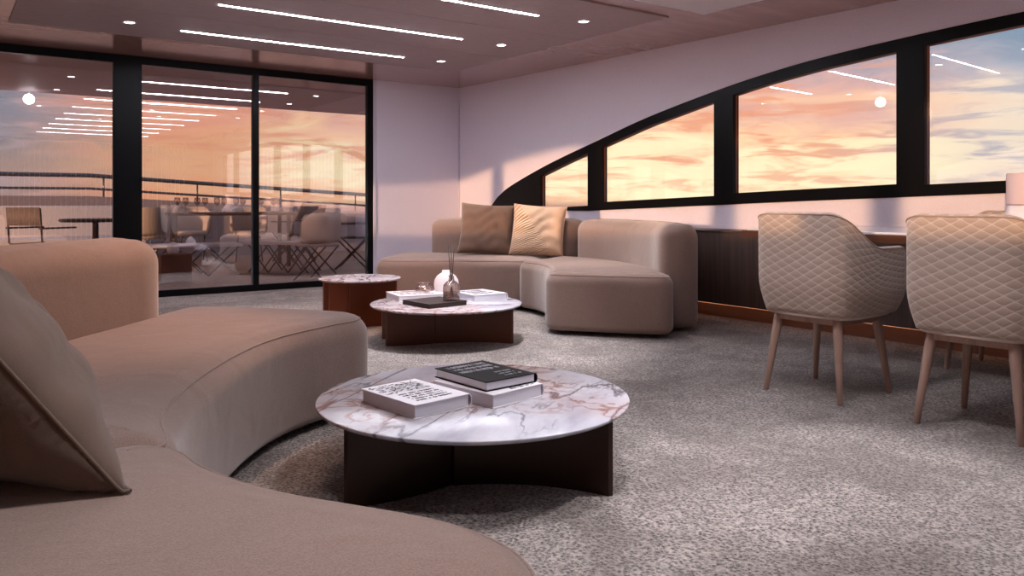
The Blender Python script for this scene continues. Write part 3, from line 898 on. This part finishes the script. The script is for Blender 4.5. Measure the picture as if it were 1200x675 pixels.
copy_tree(ch, (3.515, 1.50, 0), .0, 'quilted beige dining chair cut by the right edge, nearest the viewer')
copy_tree(ch, (4.72, 1.955, 0), PI, 'quilted dining chair on the window side, mostly hidden behind the near chair')

# dining table
dt = thing('dining_table', 'long dining table with white top and brown wood edge behind the chairs', 'table', (4.32, 1.2, 0))
y1 = 2.97-1.2; y0 = -1.0-1.2
box_obj('tabletop', (-.50, .48, y0+.02, y1-.02, .758, .770), plain('white_table_marble', srgb(226, 224, 232), .12), dt, .003, 2)
box_obj('wood_edge', (-.52, .50, y0, y1, .715, .7575), 'table_wood', dt, .003, 2)
for yy in (.05, y0+.6):
    bm = bmesh.new(); add_box(bm, -.10, .10, yy-.16, yy+.16, .02, .7155, .01, 2); add_box(bm, -.24, .24, yy-.26, yy+.26, 0, .02, .006, 2)
    link('pedestal', bm_mesh(bm, 'pedestal'), 'table_wood', dt, False)
# stepped pale vase at right edge
vx = Vector(W2(2.60, 3.95))
vs_ = thing('stepped_vase', 'pale pink ribbed vessel on the dining table at the right edge', 'vase', (vx.x, vx.y, .7705))
bm = bmesh.new(); add_lathe(bm, [(.06, .135), (.122, .138), (.126, .145), (.126, .288), (.122, .293), (.112, .293), (.11, .15), (.06, .14)], 96, 0, 0, .006, 48)
link('vessel_body', bm_mesh(bm, 'vessel_body'), 'ribbed_ceramic', vs_)
bm = bmesh.new(); add_lathe(bm, [(.001, 0), (.19, 0), (.195, .008), (.175, .035), (.14, .075), (.128, .11), (.124, .134), (.001, .1345)], 64)
link('vessel_foot', bm_mesh(bm, 'vessel_foot'), 'white_ceramic', vs_)

# ------------------------------------------------------------------ low cabinets along the window wall
XF = 4.99
ysp = [5.1, 4.57, 3.33, 2.26, 1.2, .15, -.9]
for k, (a, b) in enumerate(zip(ysp, ysp[1:])):
    lab = ['behind the end of the far sofa', 'just right of the far sofa', 'seen behind the left dining chair', 'seen behind the right dining chair', 'beyond the right edge of the picture', 'beyond the right edge of the picture'][k]
    t = thing('low_cabinet', 'dark wood low cabinet under the windows, '+lab, 'cabinet', (XF, (a+b)/2, 0), 0, 'low cabinets under the windows')
    h = (a-b)/2; depth = XW(a)-XF-.003
    box_obj('carcass', (.022, depth, -h+.001, h-.001, .12, .684), 'cabinet', t, .001, 1)
    box_obj('top_panel', (-.004, depth, -h+.001, h-.001, .685, .70), 'cabinet', t, .002, 1)
    box_obj('door', (0, .020, -h+.002, h-.002, .12, .678), 'cabinet', t, .0015, 1)
    box_obj('plinth', (.13, depth, -h+.001, h-.001, 0, .1195), 'plinth', t)
    box_obj('light_line', (.045, .06, -h+.005, h-.005, .112, .1195), 'led_orange', t)

# ------------------------------------------------------------------ aft deck outside the doors
structure(box_obj('deck_floor', (-6, 11, YB+.13, 15.5, -.07, -.01), 'teak')).name = 'floor'
structure(box_obj('deck_ceiling', (-3.5, 6.5, YB+.13, 11.6, 2.30, 2.42), 'ceil_panel')).name = 'ceiling'
# bulwark (curved plan) with sloping top
def bul_y(x): return 14.2-.004*(x-1.5)**2
bm = bmesh.new(); xs = [-5+k*.25 for k in range(60)]
rows = []
def bul_top(x): return 1.02-.06*max(0, x-2)
for x in xs:
    y = bul_y(x); zt = bul_top(x)
    rows.append([bm.verts.new(p) for p in ((x, y, -.01), (x, y, zt-.02), (x, y+.02, zt), (x, y+.18, zt), (x, y+.2, zt-.02), (x, y+.2, -.01))])
for a, b in zip(rows, rows[1:]):
    for k in range(5): bm.faces.new((a[k], a[k+1], b[k+1], b[k]))
link('bulwark', bm_mesh(bm, 'bulwark'), 'gel', None, False)['kind'] = 'structure'
bpy.data.objects['bulwark'].name = 'wall_aft'
rl = thing('deck_railing', 'steel two-bar deck railing on the bulwark beyond the glass doors', 'railing', (1.5, 13.7, 1.0))
for dz, rad, nm in ((.33, .034, 'top_rail'), (.12, .02, 'lower_rail')):
    bm = bmesh.new(); add_tube(bm, [(x-1.5, bul_y(x)+.1-13.7, bul_top(x)+dz+(.07 if dz > .2 else .03)*0-1.0) for x in xs], rad, 8)
    link(nm, bm_mesh(bm, nm), 'rail', rl)
for k in range(10):
    x = -3.6+k*1.45; bm = bmesh.new()
    add_tube(bm, [(x-1.5, bul_y(x)+.1-13.7, bul_top(x)-1.0), (x-1.5, bul_y(x)+.1-13.7, bul_top(x)+.32-1.0)], .014, 8)
    link('post', bm_mesh(bm, 'post'), 'rail', rl)

ZD = -.01
# outdoor dining table with glassware
def DX(px_, d): return Vector(W2((px_-600)/933*d, d))
p = DX(270, 11.5)
ot = thing('outdoor_dining_table', 'long grey outdoor dining table set with glassware on the deck', 'table', (p.x, p.y, ZD), -.15)
box_obj('tabletop', (-.85, .85, -.40, .40, .745, .785), 'out_frame', ot, .004, 1)
for sx in (-1, 1):
    for sy in (-1, 1): box_obj('leg', (sx*.76-.025, sx*.76+.025, sy*.33-.025, sy*.33+.025, 0, .745), 'out_frame', ot)
GZ = ZD+.785
cg = None
R_ = Matrix.Rotation(-.15, 2)
for k in range(12):
    q = R_ @ Vector((-.72+k*.13, (.12 if k % 2 else -.14)))
    t = None
    if cg is None:
        bm = bmesh.new()
        add_lathe(bm, [(.001, 0), (.036, 0), (.036, .003), (.005, .008), (.004, .09), (.012, .10), (.036, .13), (.042, .165), (.036, .21), (.034, .21), (.040, .165), (.034, .132), (.001, .105)], 20)
        cg = link('wine_glass', bm_mesh(bm, 'wine_glass'), 'vase_glass')
        t = cg
    else: t = cg.copy(); C.objects.link(t)
    t.location = (p.x+q.x, p.y+q.y, GZ)
    tag(t, 'clear stemmed glass in the row on the outdoor dining table', 'glass', 'glasses on the outdoor dining table')

def bucket_chair(label, loc, rz, mat, group=None):
    t = thing('outdoor_chair', label, 'chair', loc, rz, group)
    bm = bmesh.new(); rows = []
    for i in range(25):
        a = math.radians(70+220*i/24); row = []
        s = abs(i-12)/12
        zt = .86-.20*max(0, (s-.45)/.55)**1.4
        for rr, zz in ((.25, .44), (.285, .50), (.29, .62), (.285, zt-.02), (.275, zt), (.26, zt), (.25, zt-.02), (.245, .60), (.23, .48)):
            row.append(bm.verts.new((rr*math.cos(a)*.95, rr*math.sin(a), zz)))
        rows.append(row)
    for a_, b_ in zip(rows, rows[1:]):
        for k in range(9): bm.faces.new((a_[k], a_[(k+1) % 9], b_[(k+1) % 9], b_[k]))
    bm.faces.new(rows[0]); bm.faces.new(rows[-1])
    link('backrest', bm_mesh(bm, 'backrest'), mat, t)
    bm = bmesh.new(); add_lathe(bm, [(.001, .40), (.22, .40), (.245, .42), (.245, .46), (.22, .48), (.001, .485)], 32)
    link('seat', bm_mesh(bm, 'seat'), mat, t)
    for sy in (-1, 1):
        for sx in (-1, 1):
            bm = bmesh.new(); add_tube(bm, [(sx*.2, sy*.20, 0), (-sx*.2, sy*.16, .405)], .011, 8)
            link('leg', bm_mesh(bm, 'leg'), 'out_frame', t)
    return t
p = DX(372, 9.6)
bc = bucket_chair('round-backed pale outdoor armchair on crossed legs just outside right door', (p.x, p.y, ZD), -.9+PI, 'out_taupe')
def oc(px_, d, rz, label, g=None):
    p = DX(px_, d); return copy_tree(bc, (p.x, p.y, ZD), rz, label, g)
oc(172, 11.6, 2.2, 'pale outdoor armchair at the left end of the outdoor dining table')
oc(225, 12.5, 4.6, 'outdoor armchair on the far side of outdoor dining table, left one', None)
oc(292, 12.6, 4.4, 'outdoor armchair on the far side of outdoor dining table, right one', None)

# folding director chairs
def director(label, loc, rz, mat):
    t = thing('folding_chair', label, 'chair', loc, rz)
    for sy in (-1, 1):
        for a, b in (((-.22, .005), (.22, .45)), ((.22, .005), (-.22, .45))):
            bm = bmesh.new(); add_tube(bm, [(a[0], sy*.24, a[1]), (b[0], sy*.24, b[1])], .012, 8); link('leg', bm_mesh(bm, 'leg'), 'out_frame', t)
        bm = bmesh.new(); add_tube(bm, [(-.22, sy*.26, .45), (-.25, sy*.26, .86)], .011, 8); link('upright', bm_mesh(bm, 'upright'), 'out_frame', t)
        bm = bmesh.new(); add_box(bm, -.25, .22, sy*.26-.025, sy*.26+.025, .62, .64, .004); link('armrest', bm_mesh(bm, 'armrest'), 'out_frame', t, False)
    bm = bmesh.new(); rows = []
    for i in range(9):
        y = -.25+.5*i/8; s = .02*(1-(y/.25)**2)
        rows.append([bm.verts.new(q) for q in ((-.225, y, .45-s), (.225, y, .45-s), (.225, y, .438-s), (-.225, y, .438-s))])
    for a_, b_ in zip(rows, rows[1:]):
        for k in range(4): bm.faces.new((a_[k], a_[(k+1) % 4], b_[(k+1) % 4], b_[k]))
    link('seat', bm_mesh(bm, 'seat'), mat, t)
    bm = bmesh.new(); rows = []
    for i in range(9):
        y = -.26+.52*i/8; s = .03*(1-(y/.26)**2)
        rows.append([bm.verts.new(q) for q in ((-.235-s, y, .66), (-.25-s, y, .87), (-.262-s, y, .87), (-.247-s, y, .66))])
    for a_, b_ in zip(rows, rows[1:]):
        for k in range(4): bm.faces.new((a_[k], a_[(k+1) % 4], b_[(k+1) % 4], b_[k]))
    link('backrest', bm_mesh(bm, 'backrest'), mat, t)
    return t
p = DX(414, 11.2); dc = director('grey folding chair at far right behind the right glass door', (p.x, p.y, ZD), 2.6, 'out_grey')
def dcp(px_, d, rz, label):
    p = DX(px_, d); return copy_tree(dc, (p.x, p.y, ZD), rz, label)
dcp(345, 12.6, 2.0, 'folding chair outside between the dining table and armchair')
dcp(50, 9.4, .6, 'folding chair nearest the glass in the left pane')
# low tables on crossed legs
def xtable(label, px_, d, w, dp, rz, mat):
    p = DX(px_, d); t = thing('low_table', label, 'table', (p.x, p.y, ZD), rz)
    box_obj('tabletop', (-w/2, w/2, -dp/2, dp/2, .37, .40), mat, t, .005, 1)
    n = 3
    for sy in (-1, 1):
        for k in range(n):
            x0 = -w/2+.04+k*(w-.08)/n; x1 = x0+(w-.08)/n
            for a, b in ((x0, x1), (x1, x0)):
                bm = bmesh.new(); add_tube(bm, [(a, sy*(dp/2-.05), .003), (b, sy*(dp/2-.05), .37)], .010, 8)
                link('cross_leg', bm_mesh(bm, 'cross_leg'), 'out_frame', t)
    return t
xtable('low outdoor table with white top on crossed legs, middle pane', 222, 10.1, 1.2, .6, -.1, 'out_white')
xtable('low outdoor table on crossed legs behind the right glass door', 334, 10.7, .9, .55, -.75, 'out_taupe')
p = DX(203, 9.3); t = thing('planter_box', 'dark brown square planter box outside the middle glass door', 'planter', (p.x, p.y, ZD))
bm = bmesh.new(); add_box(bm, -.17, .17, -.17, .17, 0, .33, .01, 1); link('box', bm_mesh(bm, 'box'), 'rock', t, False)
bm = bmesh.new(); add_lathe(bm, [(.001, .33), (.05, .33), (.07, .37), (.06, .43), (.03, .46), (.001, .465)], 24); link('ornament', bm_mesh(bm, 'ornament'), 'out_white', t)
# round table and slab sofa in the left pane
p = DX(112, 10.2); t = thing('outdoor_round_table', 'round brown outdoor table beside the dark door post, left pane', 'table', (p.x, p.y, ZD))
bm = bmesh.new(); add_lathe(bm, [(.001, .68), (.40, .68), (.42, .70), (.40, .72), (.001, .72)], 48); link('tabletop', bm_mesh(bm, 'tabletop'), 'out_frame', t)
bm = bmesh.new(); add_lathe(bm, [(.25, 0), (.25, .02), (.04, .04), (.035, .68)], 32); link('pedestal', bm_mesh(bm, 'pedestal'), 'out_frame', t)
p = DX(85, 11.7); t = thing('outdoor_sofa', 'white cushioned outdoor sofa along the bulwark in the left pane', 'sofa', (p.x, p.y, ZD), .0)
box_obj('seat', (-1.0, 1.0, -.38, .30, 0, .42), 'out_white', t, .04, 3, True)
box_obj('backrest', (-1.0, 1.0, .30, .48, 0, .88), 'out_white', t, .04, 3, True)

# ------------------------------------------------------------------ world: sunset sky
w = bpy.data.worlds.new('sky'); sc.world = w; w.use_nodes = True
nt = NT(w.node_tree); bg = nt.n['Background']
d = nt.coord('Generated'); x, y, z = nt.sep(d)
az = nt.math('MULTIPLY', nt.math('ARCTAN2', x, y), 180/PI)          # degrees clockwise from the stern axis
el = nt.math('MULTIPLY', nt.math('ARCSINE', z), 180/PI)
cv = nt.comb(nt.math('MULTIPLY', az, .10), nt.math('MULTIPLY', el, .42), 0.)
n1 = nt.noise(cv, 1.15, 7, .62, .9)
n2 = nt.noise(nt.comb(nt.math('MULTIPLY', az, .09), nt.math('MULTIPLY', el, .62), 3.), 1.7, 7, .62, .7)
elw = nt.math('ADD', el, nt.math('MULTIPLY', nt.math('SUBTRACT', n1, .5), 9))
t = nt.math('DIVIDE', elw, 20, clamp=True)
warm = nt.ramp(t, [(0, srgb(252, 198, 156)), (.07, srgb(255, 238, 196)), (.17, srgb(255, 234, 190)), (.25, srgb(252, 204, 164)), (.35, srgb(226, 176, 162)), (.45, srgb(176, 160, 170)), (.6, srgb(148, 152, 168)), (1, srgb(128, 144, 168))])
cool = nt.ramp(t, [(0, srgb(222, 200, 186)), (.15, srgb(230, 214, 196)), (.32, srgb(236, 218, 198)), (.4, srgb(176, 178, 188)), (.5, srgb(126, 148, 168)), (1, srgb(104, 134, 160))])
dusk = nt.ramp(t, [(0, srgb(176, 148, 140)), (.12, srgb(182, 156, 146)), (.20, srgb(150, 144, 152)), (.34, srgb(134, 142, 156)), (1, srgb(112, 130, 154))])
azn = nt.math('ADD', az, nt.math('MULTIPLY', nt.math('SUBTRACT', n2, .5), 14))
m1 = nt.maprange(azn, 57, 70, 0, 1, True); m2 = nt.maprange(azn, 13, 2, 0, 1, True)
mc = nt.math('MAXIMUM', m1, m2)
orange = nt.mix(nt.math('MULTIPLY', nt.maprange(azn, 21, 15, 0, 1, True), .75), warm, srgb(236, 160, 118))
sky = nt.mix(m2, nt.mix(m1, orange, cool), dusk)
cl = nt.maprange(n2, .50, .60); cl = nt.math('MULTIPLY', cl, nt.maprange(el, 0, 3, .45, .85))
sky = nt.mix(cl, sky, nt.mix(mc, srgb(232, 158, 126), srgb(174, 172, 182)))
sea = nt.mix(nt.noise(cv, 3, 3), srgb(150, 118, 118), srgb(190, 140, 120))
sky = nt.mix(nt.maprange(el, -.4, .2), sea, sky)
# glow round the low sun on the other side of the boat
SUND = Vector((7.5, 3.1, -.45)).normalized()
dt_ = nt.new('ShaderNodeVectorMath', operation='DOT_PRODUCT'); nt.put(dt_.inputs[0], d); dt_.inputs[1].default_value = tuple(-SUND)
lowband = None
glow = nt.math('POWER', nt.math('MAXIMUM', dt_.outputs['Value'], 0.), 6)
add = nt.mix(glow, (0, 0, 0, 1), (2.4, 1.1, .5, 1))
fin = nt.mix(1., sky, add, 'ADD')
nt.l.new(fin, bg.inputs[0]); bg.inputs[1].default_value = .66
# sun
sl = bpy.data.lights.new('sun', 'SUN'); sl.energy = 1.75; sl.color = (1, .60, .33); sl.angle = math.radians(.9)
so = bpy.data.objects.new('sun', sl); C.objects.link(so); so.rotation_euler = SUND.to_track_quat('-Z', 'Y').to_euler(); so.location = (-8, 0, 4)

# ------------------------------------------------------------------ camera
cam = bpy.data.cameras.new('camera'); cam.lens = 933/1200*36; cam.sensor_width = 36; cam.sensor_fit = 'HORIZONTAL'
cam.shift_y = -(337.5-237)/1200; cam.clip_start = .02
co = bpy.data.objects.new('camera', cam); C.objects.link(co); co.location = (0, 0, H); co.rotation_euler = (PI/2, 0, -YAW)
sc.camera = co
sc.view_settings.view_transform = 'Standard'; sc.view_settings.look = 'None'; sc.view_settings.gamma = 1
sc.view_settings.use_curve_mapping = False; sc.view_settings.exposure = 0.98
sc.cycles.use_denoising = True
sc.cycles.max_bounces = 8; sc.cycles.transparent_max_bounces = 16; sc.cycles.sample_clamp_indirect = 6
